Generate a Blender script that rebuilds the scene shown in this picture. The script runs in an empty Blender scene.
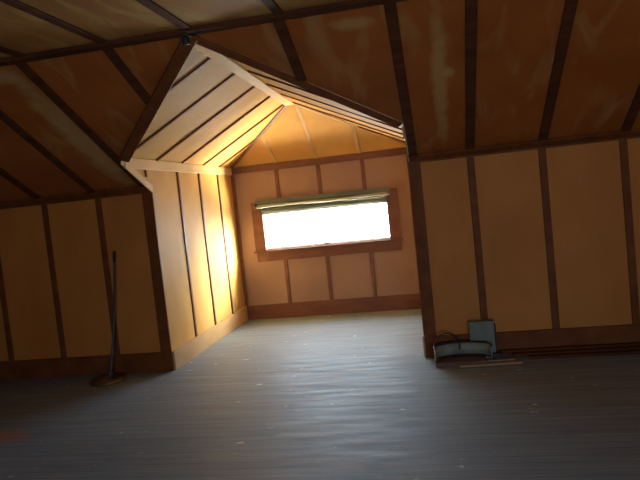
import bpy, bmesh, math, random
from mathutils import Vector as V, Matrix
SC = bpy.context.scene
COL = SC.collection

# ------------------------------------------------ camera
CAM = V((2.709, -5.5905, 1.5)); YAW, PITCH, ROLL, F = 0.1932, -0.0623, -0.1034, 620.85
fwd = V((-math.sin(YAW)*math.cos(PITCH), math.cos(YAW)*math.cos(PITCH), math.sin(PITCH)))
rt = V((math.cos(YAW), math.sin(YAW), 0)); up = rt.cross(fwd)
r2 = rt*math.cos(ROLL) + up*math.sin(ROLL); u2 = up*math.cos(ROLL) - rt*math.sin(ROLL)
cd = bpy.data.cameras.new('camera'); cam = bpy.data.objects.new('camera', cd); COL.objects.link(cam)
m = Matrix((r2, u2, -fwd)).transposed().to_4x4(); m.translation = CAM
cam.matrix_world = m
cd.sensor_width = 36; cd.lens = F*36/640; cd.clip_start = 0.02
SC.camera = cam

# ------------------------------------------------ room numbers (metres)
HK, XL, XR, D, HE, L, ZT = 1.775, 0.030, 2.485, 2.393, 2.056, 1.724, 2.674
XM, XM0, YR, HB = 1.1446, 1.2314, 1.4255, 0.192
XA, XB = -4.4, 6.6                       # gable walls
YF = -6.1                                # back end of the flat ceiling
YK = YF - L                              # rear knee wall
YE = -L*(HE-HK)/(ZT-HK)                  # where the dormer eave meets the slope
WL, WR, WB, WT = 0.408, 2.069, 0.924, 1.404

# ------------------------------------------------ sky and exposure
w = bpy.data.worlds.new('world'); SC.world = w; w.use_nodes = True
nt = w.node_tree; nt.nodes.clear()
N = nt.nodes.new
out = N('ShaderNodeOutputWorld'); bg = N('ShaderNodeBackground')
tc = N('ShaderNodeTexCoord'); sp = N('ShaderNodeSeparateXYZ'); cr = N('ShaderNodeValToRGB')
mr = N('ShaderNodeMapRange'); mr.inputs[1].default_value = -1; mr.inputs[2].default_value = 1
nt.links.new(tc.outputs['Generated'], sp.inputs[0]); nt.links.new(sp.outputs['Z'], mr.inputs[0])
nt.links.new(mr.outputs[0], cr.inputs[0])
cr.color_ramp.elements[0].position = 0.0; cr.color_ramp.elements[0].color = (1.4, 1.1, 0.75, 1)   # sunlit roof just below
e = cr.color_ramp.elements.new(0.40); e.color = (1.3, 1.15, 0.9, 1)                              # sunlit ground
cr.color_ramp.elements[1].position = 0.56; cr.color_ramp.elements[1].color = (0.62, 0.82, 1.05, 1)   # hazy bright sky
def lobe(direction, width, color, prev):
    # a soft bright part of the surroundings: sun-side haze, a sunlit roof
    dp = N('ShaderNodeVectorMath'); dp.operation = 'DOT_PRODUCT'; dp.inputs[1].default_value = V(direction).normalized()
    nt.links.new(tc.outputs['Generated'], dp.inputs[0])
    a = N('ShaderNodeMapRange'); a.interpolation_type = 'SMOOTHERSTEP'
    a.inputs[1].default_value = math.cos(math.radians(width)); a.inputs[2].default_value = 1
    nt.links.new(dp.outputs['Value'], a.inputs[0])
    sc = N('ShaderNodeVectorMath'); sc.operation = 'SCALE'; sc.inputs[0].default_value = color; nt.links.new(a.outputs[0], sc.inputs['Scale'])
    ad = N('ShaderNodeVectorMath'); ad.operation = 'ADD'; nt.links.new(prev, ad.inputs[0]); nt.links.new(sc.outputs[0], ad.inputs[1])
    return ad.outputs[0]
sky = lobe((0.85, 0.45, 0.25), 25, (12.5, 11.4, 9.0), cr.outputs[0])
sky = lobe((0.50, 0.44, -0.82), 30, (8.0, 6.5, 4.2), sky)
nt.links.new(sky, bg.inputs[0]); bg.inputs[1].default_value = 26.0
nt.links.new(bg.outputs[0], out.inputs[0])

def portal(name, loc, rot, sx, sy):
    ld = bpy.data.lights.new(name, 'AREA'); ld.shape = 'RECTANGLE'; ld.size = sx; ld.size_y = sy
    ld.cycles.is_portal = True
    o = bpy.data.objects.new(name, ld); o.location = loc; o.rotation_euler = rot; COL.objects.link(o)
portal('dormer_window_daylight', ((WL+WR)/2, D+0.125, (WB+WT)/2), (math.radians(-90), 0, 0), WR-WL, WT-WB)
RWX0, RWX1, RWZ0, RWZ1 = 2.5, 4.3, 0.90, 1.45     # unseen window added in the rear knee wall as fill light
portal('added_fill_daylight', ((RWX0+RWX1)/2, YK-0.125, (RWZ0+RWZ1)/2), (math.radians(90), 0, 0), RWX1-RWX0, RWZ1-RWZ0)

SC.view_settings.view_transform = 'Standard'; SC.view_settings.look = 'None'
SC.view_settings.gamma = 1; SC.view_settings.use_curve_mapping = False
SC.view_settings.exposure = 0.0
SC.cycles.max_bounces = 14; SC.cycles.diffuse_bounces = 10

# ------------------------------------------------ materials
def mat(name, base, rough=0.6, var=None, nscale=(3, 3, 3), detail=6, spec=0.4, metal=0.0, bump=0.0, lo=0.35, hi=0.65, extra=None):
    M = bpy.data.materials.new(name); M.use_nodes = True
    t = M.node_tree; b = t.nodes['Principled BSDF']
    b.inputs['Roughness'].default_value = rough; b.inputs['Metallic'].default_value = metal
    b.inputs['Specular IOR Level'].default_value = spec
    c = t.nodes.new('ShaderNodeTexCoord'); mp = t.nodes.new('ShaderNodeMapping'); mp.inputs['Scale'].default_value = nscale
    n = t.nodes.new('ShaderNodeTexNoise'); n.inputs['Scale'].default_value = 1; n.inputs['Detail'].default_value = detail
    r = t.nodes.new('ShaderNodeValToRGB')
    r.color_ramp.elements[0].position = lo; r.color_ramp.elements[1].position = hi
    r.color_ramp.elements[0].color = (*base, 1); r.color_ramp.elements[1].color = (*(var or [x*0.8 for x in base]), 1)
    t.links.new(c.outputs['Object'], mp.inputs[0]); t.links.new(mp.outputs[0], n.inputs[0]); t.links.new(n.outputs[0], r.inputs[0])
    last = r.outputs[0]
    if extra: last = extra(t, c, last, b)
    t.links.new(last, b.inputs['Base Color'])
    if bump:
        bp = t.nodes.new('ShaderNodeBump'); bp.inputs['Strength'].default_value = bump; bp.inputs['Distance'].default_value = 0.01
        t.links.new(n.outputs[0], bp.inputs['Height']); t.links.new(bp.outputs[0], b.inputs['Normal'])
    return M

def mixc(t, fac, a, col, k=1.0):
    mx = t.nodes.new('ShaderNodeMix'); mx.data_type = 'RGBA'
    if k != 1.0:
        mm = t.nodes.new('ShaderNodeMath'); mm.operation = 'MULTIPLY'; mm.inputs[1].default_value = k
        t.links.new(fac, mm.inputs[0]); fac = mm.outputs[0]
    t.links.new(fac, mx.inputs[0]); t.links.new(a, mx.inputs[6]); mx.inputs[7].default_value = (*col, 1)
    return mx.outputs[2]

def noise_mask(t, c, scale, lo, hi, detail=5, w=(0, 0, 0), dist=0.0):
    mp = t.nodes.new('ShaderNodeMapping'); mp.inputs['Scale'].default_value = scale; mp.inputs['Location'].default_value = w
    n = t.nodes.new('ShaderNodeTexNoise'); n.inputs['Scale'].default_value = 1; n.inputs['Detail'].default_value = detail
    n.inputs['Distortion'].default_value = dist
    r = t.nodes.new('ShaderNodeMapRange'); r.inputs[1].default_value = lo; r.inputs[2].default_value = hi; r.clamp = True
    t.links.new(c.outputs['Object'], mp.inputs[0]); t.links.new(mp.outputs[0], n.inputs[0]); t.links.new(n.outputs[0], r.inputs[0])
    return r.outputs[0]

def spot_mask(t, c, cx, cy, rx, ry, soft=0.6):
    # an elongated blot of its own shape around (cx, cy), edges broken up by noise
    mp = t.nodes.new('ShaderNodeMapping'); mp.inputs['Location'].default_value = (-cx/rx, -cy/ry, 0)
    mp.inputs['Scale'].default_value = (1/rx, 1/ry, 0)
    ln = t.nodes.new('ShaderNodeVectorMath'); ln.operation = 'LENGTH'
    t.links.new(c.outputs['Object'], mp.inputs[0]); t.links.new(mp.outputs[0], ln.inputs[0])
    nz = t.nodes.new('ShaderNodeTexNoise'); nz.inputs['Scale'].default_value = 9; nz.inputs['Detail'].default_value = 8
    t.links.new(c.outputs['Object'], nz.inputs[0])
    ad = t.nodes.new('ShaderNodeMath'); ad.operation = 'ADD'; t.links.new(ln.outputs['Value'], ad.inputs[0]); t.links.new(nz.outputs[0], ad.inputs[1])
    r = t.nodes.new('ShaderNodeMapRange'); r.inputs[1].default_value = 1.5; r.inputs[2].default_value = 1.5-soft; r.clamp = True
    t.links.new(ad.outputs[0], r.inputs[0])
    return r.outputs[0]

def slope_extra(t, c, last, b):
    STAIN = (0.60, 0.42, 0.17)
    last = mixc(t, noise_mask(t, c, (5, 1.2, 1.2), 0.56, 0.72, 8, (3, 1, 0), 0.8), last, STAIN, 0.35)
    for cx, cy, rx, ry, k in ((2.80, -0.95, 0.07, 0.9, 0.55), (2.86, -1.02, 0.05, 0.07, 0.6), (2.28, -1.58, 0.16, 0.06, 0.5),
                              (-0.15, -0.85, 0.16, 0.9, 0.6), (-0.25, -1.60, 0.22, 0.10, 0.5)):
        last = mixc(t, spot_mask(t, c, cx, cy, rx, ry), last, STAIN, k)
    return last
def flat_extra(t, c, last, b):
    last = mixc(t, noise_mask(t, c, (4, 1.3, 1), 0.48, 0.66, 9, (7, 2, 0), 1.5), last, (0.62, 0.41, 0.13), 0.7)
    return last
def panel_extra(t, c, last, b):
    last = mixc(t, noise_mask(t, c, (1.4, 1.4, 0.9), 0.5, 0.75, 4, (1, 5, 2)), last, (0.44, 0.17, 0.04), 0.35)
    return last
def floor_extra(t, c, last, b):
    # scuffed streaks that follow the boards, a painted-in orange light glow, bare wood where the paint has gone, white paint flecks
    last = mixc(t, noise_mask(t, c, (1.1, 14, 1), 0.50, 0.70, 6), last, (0.36, 0.43, 0.49), 0.5)
    last = mixc(t, noise_mask(t, c, (1.5, 9, 1), 0.60, 0.74, 6, (4, 9, 0)), last, (0.14, 0.15, 0.16), 0.6)
    last = mixc(t, spot_mask(t, c, -0.75, -1.62, 0.42, 0.16), last, (0.55, 0.20, 0.05), 0.8)  # orange glow of light at the shadow edge, put into the floor colour
    last = mixc(t, noise_mask(t, c, (0.9, 3.0, 1), 0.62, 0.72, 7, (2, 3, 0)), last, (0.34, 0.28, 0.20), 0.35)
    last = mixc(t, noise_mask(t, c, (8, 16, 1), 0.69, 0.72, 3, (11, 2, 0)), last, (0.85, 0.87, 0.88), 0.9)
    # board joints every 83 mm
    sx = t.nodes.new('ShaderNodeSeparateXYZ'); t.links.new(c.outputs['Object'], sx.inputs[0])
    d = t.nodes.new('ShaderNodeMath'); d.operation = 'DIVIDE'; d.inputs[1].default_value = 0.083; t.links.new(sx.outputs['Y'], d.inputs[0])
    f = t.nodes.new('ShaderNodeMath'); f.operation = 'FRACT'; t.links.new(d.outputs[0], f.inputs[0])
    fl = t.nodes.new('ShaderNodeMath'); fl.operation = 'FLOOR'; t.links.new(d.outputs[0], fl.inputs[0])
    wn = t.nodes.new('ShaderNodeTexWhiteNoise'); wn.noise_dimensions = '1D'; t.links.new(fl.outputs[0], wn.inputs['W'])
    last = mixc(t, wn.outputs['Value'], last, (0.29, 0.35, 0.42), 0.30)
    j = t.nodes.new('ShaderNodeMath'); j.operation = 'LESS_THAN'; j.inputs[1].default_value = 0.06; t.links.new(f.outputs[0], j.inputs[0])
    last = mixc(t, j.outputs[0], last, (0.07, 0.07, 0.07), 0.75)
    rr = t.nodes.new('ShaderNodeMapRange'); rr.inputs[3].default_value = 0.50; rr.inputs[4].default_value = 0.64
    t.links.new(noise_mask(t, c, (2, 12, 1), 0.3, 0.7, 5, (8, 1, 0)), rr.inputs[0]); t.links.new(rr.outputs[0], b.inputs['Roughness'])
    return last

M_PANEL = mat('golden_fibreboard', (0.68, 0.270, 0.060), 0.6, (0.60, 0.22, 0.045), (2, 2, 1.2), spec=0.2, extra=panel_extra)
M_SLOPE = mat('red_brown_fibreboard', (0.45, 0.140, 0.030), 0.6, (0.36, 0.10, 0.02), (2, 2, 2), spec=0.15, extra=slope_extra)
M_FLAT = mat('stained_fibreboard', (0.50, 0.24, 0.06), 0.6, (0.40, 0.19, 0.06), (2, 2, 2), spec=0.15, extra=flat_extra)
M_BACK = mat('rosy_brown_fibreboard', (0.36, 0.235, 0.185), 0.6, (0.31, 0.195, 0.15), (2, 2, 1.5))
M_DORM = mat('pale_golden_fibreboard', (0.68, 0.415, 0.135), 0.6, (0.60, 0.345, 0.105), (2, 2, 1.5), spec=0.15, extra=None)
M_TRIM = mat('brown_stained_wood', (0.25, 0.080, 0.024), 0.5, (0.17, 0.052, 0.016), (6, 6, 6), spec=0.1)
M_TRIMR = mat('red_brown_wood', (0.20, 0.085, 0.055), 0.5, (0.15, 0.06, 0.038), (3, 12, 12))
M_DARK = mat('dark_oiled_wood', (0.135, 0.046, 0.018), 0.7, (0.08, 0.028, 0.014), (2, 12, 12), spec=0.12)
M_PALE = mat('pale_pine_wood', (0.80, 0.60, 0.32), 0.5, (0.70, 0.50, 0.25), (8, 3, 8))
M_HIPB = mat('honey_pine_wood', (0.60, 0.40, 0.20), 0.5, (0.52, 0.33, 0.15), (8, 3, 8))
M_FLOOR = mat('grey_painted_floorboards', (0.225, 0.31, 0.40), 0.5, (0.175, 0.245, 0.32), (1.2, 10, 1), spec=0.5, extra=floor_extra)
M_CLOTH = mat('grey_green_shade_cloth', (0.15, 0.19, 0.17), 0.6, (0.11, 0.14, 0.13), (3, 3, 20))
M_ROLL = mat('pale_rolled_cloth', (0.46, 0.49, 0.43), 0.4, (0.28, 0.32, 0.28), (2, 14, 20))
M_TIN = mat('grey_green_sheet_metal', (0.34, 0.36, 0.28), 0.5, (0.22, 0.245, 0.20), (9, 9, 9))
M_TIND = mat('dark_rim_metal', (0.03, 0.03, 0.03), 0.5)
M_BOX = mat('blue_grey_painted_metal', (0.26, 0.28, 0.225), 0.55, (0.20, 0.22, 0.18), (14, 14, 5))
M_POLE = mat('dull_blue_grey_metal', (0.10, 0.11, 0.16), 0.45, (0.06, 0.06, 0.08), (4, 4, 3), metal=0.3)
M_DISC = mat('blackened_brass', (0.24, 0.17, 0.06), 0.35, (0.05, 0.04, 0.02), (9, 9, 9), metal=0.5)
M_LATH = mat('light_lath_wood', (0.50, 0.32, 0.20), 0.6, (0.40, 0.24, 0.14), (4, 20, 20))
M_SASH = mat('grey_white_painted_sash', (0.55, 0.53, 0.50), 0.4)
M_BRASS = mat('worn_catch_metal', (0.3, 0.24, 0.14), 0.4, metal=0.8)
def glass():
    M = bpy.data.materials.new('window_glass'); M.use_nodes = True; t = M.node_tree; t.nodes.clear()
    o = t.nodes.new('ShaderNodeOutputMaterial'); tr = t.nodes.new('ShaderNodeBsdfTransparent'); g = t.nodes.new('ShaderNodeBsdfGlossy')
    tr.inputs[0].default_value = (0.95, 0.97, 0.96, 1); g.inputs['Roughness'].default_value = 0.03
    fr = t.nodes.new('ShaderNodeFresnel'); mx = t.nodes.new('ShaderNodeMixShader')
    ge = t.nodes.new('ShaderNodeNewGeometry'); fb = t.nodes.new('ShaderNodeMath'); fb.operation = 'SUBTRACT'; fb.inputs[0].default_value = 1
    fm = t.nodes.new('ShaderNodeMath'); fm.operation = 'MULTIPLY'       # reflect once, on the outer skin of the pane
    t.links.new(ge.outputs['Backfacing'], fb.inputs[1]); t.links.new(fb.outputs[0], fm.inputs[0]); t.links.new(fr.outputs[0], fm.inputs[1])
    t.links.new(fm.outputs[0], mx.inputs[0]); t.links.new(tr.outputs[0], mx.inputs[1]); t.links.new(g.outputs[0], mx.inputs[2]); t.links.new(mx.outputs[0], o.inputs[0])
    return M
M_GLASS = glass()

# ------------------------------------------------ builders
def obj(name, bm, material, parent=None, smooth=False, origin=None):
    me = bpy.data.meshes.new(name)
    bmesh.ops.recalc_face_normals(bm, faces=bm.faces)
    o0 = V(origin) if origin else V((0, 0, 0))
    if origin: bmesh.ops.translate(bm, verts=bm.verts, vec=-o0)
    bm.to_mesh(me); bm.free()
    me.materials.append(material)
    if smooth:
        for p in me.polygons: p.use_smooth = True
    o = bpy.data.objects.new(name, me); COL.objects.link(o); o.location = o0
    if parent:
        o.parent = parent; o.location = o0 - parent.location
    return o
def struct(name, bm, material, parent=None):
    o = obj(name, bm, material, parent)
    if not parent: o['kind'] = 'structure'
    return o
def thing(name, label, cat, loc, group=None):
    o = bpy.data.objects.new(name, None); COL.objects.link(o); o.location = loc; o.empty_display_size = 0.1
    o['label'] = label; o['category'] = cat
    if group: o['group'] = group
    return o
def tag(o, label, cat, group=None):
    o['label'] = label; o['category'] = cat
    if group: o['group'] = group
    return o
def slab(pts, n, t=0.10, bm=None):
    # polygon pts with thickness t added along n (away from the room)
    bm = bm or bmesh.new(); n = V(n).normalized()*t
    a = [bm.verts.new(V(p)) for p in pts]; b = [bm.verts.new(V(p)+n) for p in pts]
    bm.faces.new(a); bm.faces.new(b[::-1])
    for i in range(len(a)):
        j = (i+1) % len(a); bm.faces.new((a[i], b[i], b[j], a[j]))
    bm.normal_update(); bmesh.ops.triangulate(bm, faces=bm.faces)
    return bm
def box(x0, x1, y0, y1, z0, z1, bm=None, bev=0.0):
    own = bm is None; bm = bm or bmesh.new()
    vs = [bm.verts.new((x, y, z)) for x in (x0, x1) for y in (y0, y1) for z in (z0, z1)]
    for f in ((0, 1, 3, 2), (4, 6, 7, 5), (0, 4, 5, 1), (2, 3, 7, 6), (0, 2, 6, 4), (1, 5, 7, 3)): bm.faces.new([vs[i] for i in f])
    if bev and own:
        bmesh.ops.recalc_face_normals(bm, faces=bm.faces)
        bmesh.ops.bevel(bm, geom=list(bm.edges), offset=bev, segments=2, affect='EDGES')
    return bm
def bar(A, B, n, wd, th, bev=0.004, side=0.0):
    # board from A to B lying on a plane whose room-side normal is n; side shifts it across
    A, B, n = V(A), V(B), V(n).normalized(); d = (B-A).normalized(); s = d.cross(n).normalized()
    n = s.cross(d).normalized()
    bm = bmesh.new(); q = []
    for P in (A, B):
        for a, h in ((-.5, 0), (.5, 0), (.5, 1), (-.5, 1)):
            q.append(bm.verts.new(P + s*(a*wd+side) + n*(h*th)))
    bm.faces.new(q[:4]); bm.faces.new(q[4:][::-1])
    for i in range(4): bm.faces.new((q[i], q[4+i], q[4+(i+1) % 4], q[(i+1) % 4]))
    bmesh.ops.recalc_face_normals(bm, faces=bm.faces)
    if bev: bmesh.ops.bevel(bm, geom=list(bm.edges), offset=bev, segments=1, affect='EDGES')
    return bm
def tube(path, radii, seg=12, closed=False, bm=None):
    bm = bm or bmesh.new(); rings = []; n = len(path); path = [V(p) for p in path]
    if not isinstance(radii, (list, tuple)): radii = [radii]*n
    ref = None
    for i, p in enumerate(path):
        a = path[(i-1) % n] if (closed or i) else p; b = path[(i+1) % n] if (closed or i < n-1) else p
        d = (b-a).normalized()
        if ref is None: ref = d.orthogonal().normalized()
        ref = (ref - d*ref.dot(d)).normalized(); s = d.cross(ref)
        rings.append([bm.verts.new(p + (ref*math.cos(k*math.tau/seg) + s*math.sin(k*math.tau/seg))*radii[i]) for k in range(seg)])
    for i in range(n if closed else n-1):
        r0, r1 = rings[i], rings[(i+1) % n]
        for k in range(seg): bm.faces.new((r0[k], r0[(k+1) % seg], r1[(k+1) % seg], r1[k]))
    if not closed: bm.faces.new(rings[0][::-1]); bm.faces.new(rings[-1])
    return bm
def lathe(c, prof, seg=40, bm=None):
    bm = bm or bmesh.new(); rings = []
    for r, z in prof: rings.append([bm.verts.new((c[0]+r*math.cos(k*math.tau/seg), c[1]+r*math.sin(k*math.tau/seg), c[2]+z)) for k in range(seg)])
    for a, b in zip(rings, rings[1:]):
        for k in range(seg): bm.faces.new((a[k], a[(k+1) % seg], b[(k+1) % seg], b[k]))
    bm.faces.new(rings[0][::-1]); bm.faces.new(rings[-1])
    return bm

# ------------------------------------------------ the shell
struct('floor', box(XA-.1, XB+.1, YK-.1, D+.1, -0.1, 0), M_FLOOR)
NS = V((0, ZT-HK, L)).normalized()       # slope normal, pointing outside
SN = -NS
def knee(name, x0, x1):
    return struct(name, box(x0, x1, 0, 0.1, 0, HK), M_PANEL)
wl = knee('wall_front_left', XA-.1, XL-0.10)
wr = knee('wall_front_right', XR+0.10, XB+.1)
# dormer cheeks, back wall with its opening
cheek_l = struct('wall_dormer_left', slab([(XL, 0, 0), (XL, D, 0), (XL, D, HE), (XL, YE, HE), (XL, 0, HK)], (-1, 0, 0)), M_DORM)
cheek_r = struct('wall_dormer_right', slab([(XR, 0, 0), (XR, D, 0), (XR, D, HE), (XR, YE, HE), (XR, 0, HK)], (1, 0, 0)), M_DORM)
def wall_hole(x0, x1, y0, y1, z0, z1, a, b, c, d):
    bm = bmesh.new()
    xs, zs = (x0, a, b, x1), (z0, c, d, z1)
    for yy in (y0, y1):
        for i in range(3):
            for k in range(3):
                if i == 1 and k == 1: continue
                bm.faces.new([bm.verts.new(p) for p in ((xs[i], yy, zs[k]), (xs[i+1], yy, zs[k]), (xs[i+1], yy, zs[k+1]), (xs[i], yy, zs[k+1]))])
    for (p, q) in (((a, c), (b, c)), ((b, c), (b, d)), ((b, d), (a, d)), ((a, d), (a, c)), ((x0, z0), (x1, z0)), ((x1, z0), (x1, z1)), ((x1, z1), (x0, z1)), ((x0, z1), (x0, z0))):
        bm.faces.new([bm.verts.new(r) for r in ((p[0], y0, p[1]), (q[0], y0, q[1]), (q[0], y1, q[1]), (p[0], y1, p[1]))])
    bmesh.ops.remove_doubles(bm, verts=bm.verts, dist=1e-5)
    return bm
back = struct('wall_back', wall_hole(XL-.1, XR+.1, D, D+.1, 0, HE, WL, WR, WB, WT), M_BACK)
# sloping ceilings, cut along the valleys
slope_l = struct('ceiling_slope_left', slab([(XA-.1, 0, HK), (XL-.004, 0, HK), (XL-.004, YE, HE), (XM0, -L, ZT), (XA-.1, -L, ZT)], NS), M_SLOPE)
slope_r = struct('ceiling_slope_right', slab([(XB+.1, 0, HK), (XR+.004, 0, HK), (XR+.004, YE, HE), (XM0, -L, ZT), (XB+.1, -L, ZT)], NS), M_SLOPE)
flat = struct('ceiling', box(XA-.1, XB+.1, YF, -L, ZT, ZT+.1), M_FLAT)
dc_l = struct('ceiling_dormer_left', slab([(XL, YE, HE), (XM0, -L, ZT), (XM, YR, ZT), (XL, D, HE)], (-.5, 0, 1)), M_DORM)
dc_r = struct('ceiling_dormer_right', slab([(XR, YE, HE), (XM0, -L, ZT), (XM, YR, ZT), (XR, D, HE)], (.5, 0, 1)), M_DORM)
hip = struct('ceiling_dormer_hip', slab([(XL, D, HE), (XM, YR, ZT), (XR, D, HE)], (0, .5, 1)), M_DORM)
# behind the viewer
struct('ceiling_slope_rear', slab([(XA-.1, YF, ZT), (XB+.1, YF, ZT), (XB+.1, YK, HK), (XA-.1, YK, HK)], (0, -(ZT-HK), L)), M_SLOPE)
struct('wall_rear', wall_hole(XA-.1, XB+.1, YK, YK-.1, 0, HK, RWX0, RWX1, RWZ0, RWZ1), M_PANEL)
gable = lambda x: [(x, 0, 0), (x, 0, HK), (x, -L, ZT), (x, YF, ZT), (x, YK, HK), (x, YK, 0)]
struct('wall_left', slab(gable(XA), (-1, 0, 0)), M_PANEL)
struct('wall_right', slab(gable(XB), (1, 0, 0)), M_PANEL)

# ------------------------------------------------ battens (children of the surface they are nailed to)
BW = 0.062
def slope_pt(x, z): return (x, -L*(z-HK)/(ZT-HK), z)
def valley_z(x):
    if XL < x < XM0: return HE + (ZT-HE)*(x-XL)/(XM0-XL)
    if XM0 <= x < XR: return HE + (ZT-HE)*(XR-x)/(XR-XM0)
    return HK
LEFTX = [-0.545, -1.135, -1.735, -2.34, -2.94, -3.54, -4.14]
RIGHTX = [3.015, 3.61, 4.255, 4.86, 5.46, 6.06]
for x in LEFTX: obj('batten', bar((x, 0, HB-.01), (x, 0, HK), (0, -1, 0), BW, 0.016), M_TRIM, wl)
for x in RIGHTX: obj('batten', bar((x, 0, HB-.01), (x, 0, HK), (0, -1, 0), BW, 0.016), M_TRIM, wr)
for x in LEFTX + [-0.01]: obj('batten', bar(slope_pt(x, HK), slope_pt(x, ZT), SN, BW+.01, 0.02), M_DARK, slope_l)
obj('batten', bar(slope_pt(0.6475, valley_z(0.6475)), slope_pt(0.6475, ZT), SN, BW+.01, 0.02), M_DARK, slope_l)
for x in RIGHTX + [XR+.045]: obj('batten', bar(slope_pt(x, HK), slope_pt(x, ZT), SN, BW+.012, 0.02), M_DARK, slope_r)
obj('batten', bar(slope_pt(1.83, valley_z(1.83)), slope_pt(1.83, ZT), SN, BW+.01, 0.02), M_DARK, slope_r)
for x in (-2.94, -2.34, -1.74, -1.14, -.54, .08, .68, 1.26, 1.86, 2.47, 3.02, 3.62, 4.26, 4.86, 5.46):
    obj('batten', bar((x, -L, ZT), (x, YF, ZT), (0, 0, -1), BW, 0.016), M_DARK, flat)
for x in (0.656, 1.219, 1.80):
    obj('batten', bar((x, D, HB-.01), (x, D, 0.78), (0, -1, 0), BW*.8, 0.014), M_TRIMR, back)
    obj('batten', bar((x, D, 1.57), (x, D, HE), (0, -1, 0), BW*.8, 0.014), M_TRIMR, back)
obj('batten', bar((XL, -.10, HK+.12), (XL, -.10, HE), (1, 0, 0), 0.034, 0.014), M_TRIMR, cheek_l)
for y in (0.63, 1.225, 1.853): obj('batten', bar((XL, y, HB-.01), (XL, y, HE), (1, 0, 0), 0.038, 0.014), M_TRIMR, cheek_l)
for y in (0.05, 0.63, 1.225, 1.853): obj('batten', bar((XR, y, HB-.01), (XR, y, HE), (-1, 0, 0), 0.038, 0.014), M_TRIMR, cheek_r)
def ridge_x(y): return XM0 + (XM-XM0)*(y+L)/(YR+L)
nl = V((1, 0, -(XM-XL)/(ZT-HE))); nr = V((-1, 0, -(XR-XM)/(ZT-HE)))
def eave_clip(y, xe):   # below YE the valley cuts the batten short
    if y >= YE: return V((xe, y, HE))
    f = (YE-y)/(YE+L); return V((xe+(XM0-xe)*f, y, HE+(ZT-HE)*f))
for y in (-1.12, -0.502, 0.135, 0.752, 1.375):
    obj('batten', bar(eave_clip(y, XL), (ridge_x(y), y, ZT), nl, 0.034, 0.014), M_TRIM, dc_l)
    obj('batten', bar(eave_clip(y, XR), (ridge_x(y), y, ZT), nr, 0.034, 0.014), M_TRIM, dc_r)
def hip_line(y, xe): f = (y-YR)/(D-YR); return V((XM+(xe-XM)*f, y, ZT+(HE-ZT)*f))
for y in (1.92,):
    obj('batten', bar((XL, y, HE), hip_line(y, XL), nl, 0.034, 0.014), M_TRIM, dc_l)
    obj('batten', bar((XR, y, HE), hip_line(y, XR), nr, 0.034, 0.014), M_TRIM, dc_r)
nh = V((0, -(ZT-HE), -(D-YR)))
for x in (0.66, 1.21, 1.78):
    f = (x-XL)/(XM-XL) if x < XM else (XR-x)/(XR-XM)
    obj('batten', bar((x, D, HE), (x, D+(YR-D)*f, HE+(ZT-HE)*f), nh, 0.05, 0.014), M_HIPB, hip)
# boards that cover the joints of the dormer ceiling
obj('hip_board', bar((XL, D, HE), (XM, YR, ZT), (nl.normalized()+nh.normalized()), 0.05, 0.02), M_TRIMR, hip)
obj('hip_board', bar((XR, D, HE), (XM, YR, ZT), (nr.normalized()+nh.normalized()), 0.05, 0.02), M_HIPB, hip)

# ------------------------------------------------ setting trim
TN = [0]
def trim(bm, material):
    TN[0] += 1; return struct('trim_%d' % TN[0], bm, material)
trim(bar((XM0, -L+.06, ZT-.005), (XM, YR, ZT-.005), (0, 0, -1), 0.11, 0.045), M_PALE)              # ridge board
trim(bar((XL, YE+.03, HE-.045), (XL, D, HE-.045), (1, 0, 0), 0.10, 0.022), M_PALE)                 # eave boards
trim(bar((XR, YE+.35, HE-.045), (XR, D, HE-.045), (-1, 0, 0), 0.10, 0.022), M_PALE)
trim(bar((XL, D, HE-.04), (XR, D, HE-.04), (0, -1, 0), 0.085, 0.022), M_TRIMR)                  # across the back wall
trim(bar((XL+.002, 0.0, HK+.03), (XL+.002, YE, HE), (1, 0, 0), 0.07, 0.012, side=-.03), M_PALE)
trim(bar(slope_pt(XL, HE), slope_pt(XM0, ZT), SN, 0.09, 0.03, side=.03), M_TRIM)                 # valley boards
trim(bar(slope_pt(XR, HE), slope_pt(XM0, ZT), SN, 0.065, 0.02, side=-.03), M_TRIM)
trim(box(XA, XB, -L-.085, -L+.018, ZT-.028, ZT+.0, bev=.006), M_DARK)                           # beam at the break
for xa, xb in ((XA, XL-.0), (XR+.0, XB)):                                                       # plates above the knee walls
    trim(bar((xa,)+slope_pt(0, HK+.030)[1:], (xb,)+slope_pt(0, HK+.030)[1:], SN, 0.085, 0.028), M_TRIM)
    trim(box(xa, xb, -.034, 0, HK-.028, HK+.012, bev=.004), M_TRIM)
trim(box(XL-.105, XL+.004, -.022, -.0, 0, HK+.02, bev=.004), M_TRIM)                            # corner boards
trim(box(XR-.004, XR+.10, -.022, -.0, 0, HK+.02, bev=.004), M_TRIM)
trim(box(XL, XL+.045, D-.016, D, HB, HE-.08, bev=.003), M_TRIMR)
trim(box(XR-.045, XR, D-.016, D, HB, HE-.08, bev=.003), M_TRIMR)
def base(name, bmx, mt): return struct(name, bmx, mt)
base('baseboard_front_left', box(XA, XL+.006, -.03, 0.0, 0, HB, bev=.004), M_TRIM)
base('baseboard_front_right', box(XR-.006, XB, -.03, 0.0, 0, HB, bev=.004), M_TRIM)
base('baseboard_dormer_left', box(XL, XL+.024, 0.0, D, 0, HB, bev=.004), M_HIPB)
base('baseboard_dormer_right', box(XR-.024, XR, 0.0, D, 0, HB, bev=.004), M_HIPB)
base('baseboard_back', box(XL+.024, XR-.024, D-.024, D, 0, HB, bev=.004), M_TRIMR)

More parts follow.
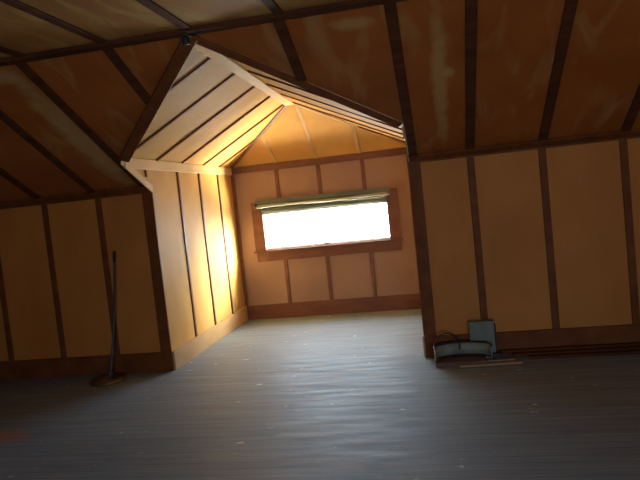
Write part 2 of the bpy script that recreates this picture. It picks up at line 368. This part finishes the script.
# ------------------------------------------------ windows
def make_window(name, x0, x1, z0, z1, y, s):
    # s = +1: outside is +y; reveal 0.1 deep
    fr = bmesh.new()
    y0, y1 = sorted((y+s*.030, y+s*.060))
    for b in ((x0, x1, z0, z0+.025), (x0, x1, z1-.012, z1), (x0, x0+.010, z0, z1), (x1-.010, x1, z0, z1)):
        box(b[0], b[1], y0, y1, b[2], b[3], fr)
    root = struct(name, fr, M_SASH)
    a0, a1 = sorted((y+s*.044, y+s*.048))
    obj('pane', box(x0+.006, x1-.006, a0, a1, z0+.02, z1-.006), M_GLASS, root)
    c0, c1 = sorted((y-s*.024, y+s*.0))
    cw = .142
    obj('casing', box(x0-cw, x0+.004, c0, c1, z0-.005, z1+.165, bev=.004), M_TRIMR, root)
    obj('casing', box(x1-.004, x1+cw, c0, c1, z0-.005, z1+.165, bev=.004), M_TRIMR, root)
    obj('casing', box(x0+.004, x1-.004, c0, c1, z1-.002, z1+.165, bev=.004), M_TRIMR, root)
    obj('apron', box(x0-cw+.01, x1+cw-.01, c0, c1, z0-.15, z0-.028, bev=.004), M_TRIMR, root)
    d0, d1 = sorted((y-s*.05, y+s*.056))
    obj('sill', box(x0-cw-.02, x1+cw+.02, min(d0, y-s*.05), max(y, y-s*.0), z0-.030, z0-.006, bev=.005), M_TRIMR, root)
    e0, e1 = sorted((y, y+s*.031))
    obj('sill_ledge', box(x0, x1, e0, e1, z0-.0, z0+.010), M_SASH, root)
    return root
win = make_window('window_1', WL, WR, WB, WT, D, 1)
make_window('added_fill_window', RWX0, RWX1, RWZ0, RWZ1, YK, -1)  # unseen rear window, added to brighten the darker part of the attic
obj('sash_catch', box(1.20, 1.27, D+.016, D+.031, WB+.010, WB+.03, bev=.003), M_BRASS, win)

# ------------------------------------------------ rolled shade over the window
sy = D - .050
sh = thing('window_shade', 'rolled-up grey-green cloth shade mounted above the bright dormer window', 'window shade', (1.24, sy, 1.5))
random.seed(4)
path = []; rad = []
for i in range(41):
    f = i/40; x = 0.345 + f*(2.105-0.345)
    path.append((x, sy, 1.505 + .004*math.sin(f*9))); rad.append(.021 + .003*math.sin(f*14+1) + random.uniform(-.001, .001))
obj('roller', tube(path, rad, 16), M_ROLL, sh, True)
fold = [(x, sy-.026, 1.492 + .018*math.sin((x-.35)*3.1)) for x in [0.36+i*.058 for i in range(30)]]
obj('loose_fold', tube(fold, [.004+.003*abs(math.sin(i*.5)) for i in range(30)], 8), M_ROLL, sh, True)
bm = bmesh.new()
cols = 36; vs = []
for i in range(cols+1):
    x = 0.40 + (2.075-.40)*i/cols; yy = sy + .022 + .004*math.sin(i*.9)
    vs.append([bm.verts.new((x, yy+dy, z)) for dy in (0, .003) for z in (1.405+.006*math.sin(i*.4), 1.50)])
for a, b in zip(vs, vs[1:]):
    for p, q in ((0, 1), (1, 3), (3, 2), (2, 0)): bm.faces.new((a[p], a[q], b[q], b[p]))
bm.faces.new([vs[0][k] for k in (0, 2, 3, 1)]); bm.faces.new([vs[-1][k] for k in (0, 1, 3, 2)])
obj('shade_cloth', bm, M_CLOTH, sh, True)
obj('head_board', box(0.335, 2.12, D-.052, D-.025, 1.535, 1.590, bev=.004), M_CLOTH, sh)
for x in (.33, 2.11): obj('bracket', box(x, x+.010, D-.095, D-.024, 1.475, 1.54, bev=.002), M_BRASS, sh)

# ------------------------------------------------ small dark fitting where ridge and beam meet
kx, ky, kz = 1.215, -L-.01, ZT-.028
k = thing('light_socket', 'small black round fitting on the dark beam at the dormer peak', 'light fitting', (kx, ky, kz))
obj('mounting_plate', lathe((kx, ky, kz-.012), [(.040, 0), (.044, .004), (.044, .012)], 24), M_TIND, k)
obj('socket', lathe((kx, ky, kz-.060), [(.012, 0), (.022, .004), (.026, .02), (.020, .036), (.024, .048)], 24), M_TIND, k, True)
obj('wire', tube([(kx+.03, ky, kz-.004), (kx+.07, ky-.01, kz-.012), (kx+.10, ky-.03, kz-.008), (kx+.12, ky-.03, kz+.0)], .005, 8), M_TIND, k, True)

# ------------------------------------------------ pole with a round base, left
bx, by = -.49, -.27
p = thing('floor_mop', 'thin dark pole with flat round base leaning on the left panelled wall', 'mop', (bx, by, 0))
obj('round_base', lathe((bx-.03, by, 0), [(.165, 0.001), (.172, .010), (.165, .024), (.12, .034), (.05, .040), (.03, .05)], 48), M_DISC, p, True)
obj('collar', lathe((bx, by, .04), [(.026, 0), (.026, .045), (.018, .06)], 20), M_POLE, p, True)
P0, P1 = V((bx, by, .05)), V((-.425, -.045, 1.185))
pts = [P0.lerp(P1, f) + V((.018*math.sin(f*math.pi), 0, 0)) for f in [i/16 for i in range(17)]]
obj('pole', tube(pts, [.0125 - .003*i/16 for i in range(17)], 12), M_POLE, p, True)
obj('grip', tube([pts[-2]+V((0, 0, .0)), pts[-1], pts[-1]+(P1-P0).normalized()*.035], [.013, .016, .012], 12), M_TIND, p, True)

# ------------------------------------------------ things by the right corner
c0 = V((2.80, -.300, .045)); RX, RY, HH = .240, .150, .113
b = thing('metal_band', 'curved grey-green sheet metal band with dark rim and wire hoop by right corner', 'metal band', (2.80, -.3, 0))
bm = bmesh.new(); vs = []
NA = 40
for i in range(NA+1):
    a = math.radians(-14 + 208*i/NA); o_ = V((math.cos(a)*RX, math.sin(a)*RY, 0)); q = o_*0.97
    h0 = HH
    vs.append([bm.verts.new(c0+o_), bm.verts.new(c0+o_+V((0, 0, h0))), bm.verts.new(c0+q+V((0, 0, h0))), bm.verts.new(c0+q)])
for a, d in zip(vs, vs[1:]):
    for i in range(4): bm.faces.new((a[i], a[(i+1) % 4], d[(i+1) % 4], d[i]))
bm.faces.new(vs[0][::-1]); bm.faces.new(vs[-1])
obj('band', bm, M_TIN, b, True)
rim = [c0 + V((math.cos(math.radians(-14+208*i/NA))*RX*.985, math.sin(math.radians(-14+208*i/NA))*RY*.985, HH)) for i in range(NA+1)]
obj('top_rim', tube(rim, .008, 8), M_TIND, b, True)
obj('bottom_rim', tube([q-V((0, 0, HH-.004)) for q in rim], .008, 8), M_TIND, b, True)
hoop = [V((2.672 + .108*math.cos(math.radians(a)), -.205+.02*math.cos(math.radians(a)), .13 + .125*math.sin(math.radians(a)))) for a in range(-10, 200, 8)]
obj('wire_hoop', tube(hoop, .0065, 8), M_TIND, b, True)

bxo = thing('metal_box', 'upright blue-grey metal box standing against the right wall behind the curved band', 'box', (2.98, -.09, 0))
obj('body', box(2.875, 3.082, -.132, -.038, 0, .298, bev=.006), M_BOX, bxo)
obj('lid', box(2.869, 3.088, -.138, -.034, .298, .320, bev=.006), M_BOX, bxo)
obj('hinge', box(3.088, 3.098, -.12, -.05, .10, .285, bev=.003), M_TIND, bxo)

def lath(A, B, wd, th, material, name='wood_lath'):
    A, B = V(A), V(B); mid = (A+B)/2
    return obj(name, bar(A, B, (0, 0, 1), wd, th, .002), material, None, False, tuple(mid))
tag(lath((2.76, -.375, .0), (3.27, -.345, .0), .032, .016, M_LATH), 'pale wooden lath lying frontmost on the floor before the metal band', 'wood strip')
tag(lath((3.00, -.250, .0), (3.22, -.235, .0), .034, .014, M_LATH), 'short brown lath on the floor just behind the pale frontmost one', 'wood strip')
tag(obj('wood_board', box(2.565, 2.99, -.345, -.150, 0, .036, bev=.004), M_TRIMR), 'red-brown board lying flat under the curved metal band', 'board')
tag(obj('black_block', box(3.04, 3.135, -.20, -.145, 0, .05, bev=.012), M_TIND), 'small black lump on the floor beside the metal box', 'block')
gl = 'dark planks along the right wall'
tag(lath((3.12, -.065, 0), (4.75, -.060, 0), .05, .045, M_DARK, 'wood_plank'), 'long dark plank against the right baseboard, nearest the wall', 'plank', gl)
tag(lath((3.22, -.135, 0), (4.95, -.125, 0), .06, .03, M_DARK, 'wood_plank'), 'long dark plank on the floor, middle of three along the right baseboard', 'plank', gl)
tag(lath((3.34, -.215, 0), (4.60, -.225, 0), .05, .02, M_DARK, 'wood_plank'), 'long dark plank farthest out from the right baseboard, outer of three', 'plank', gl)
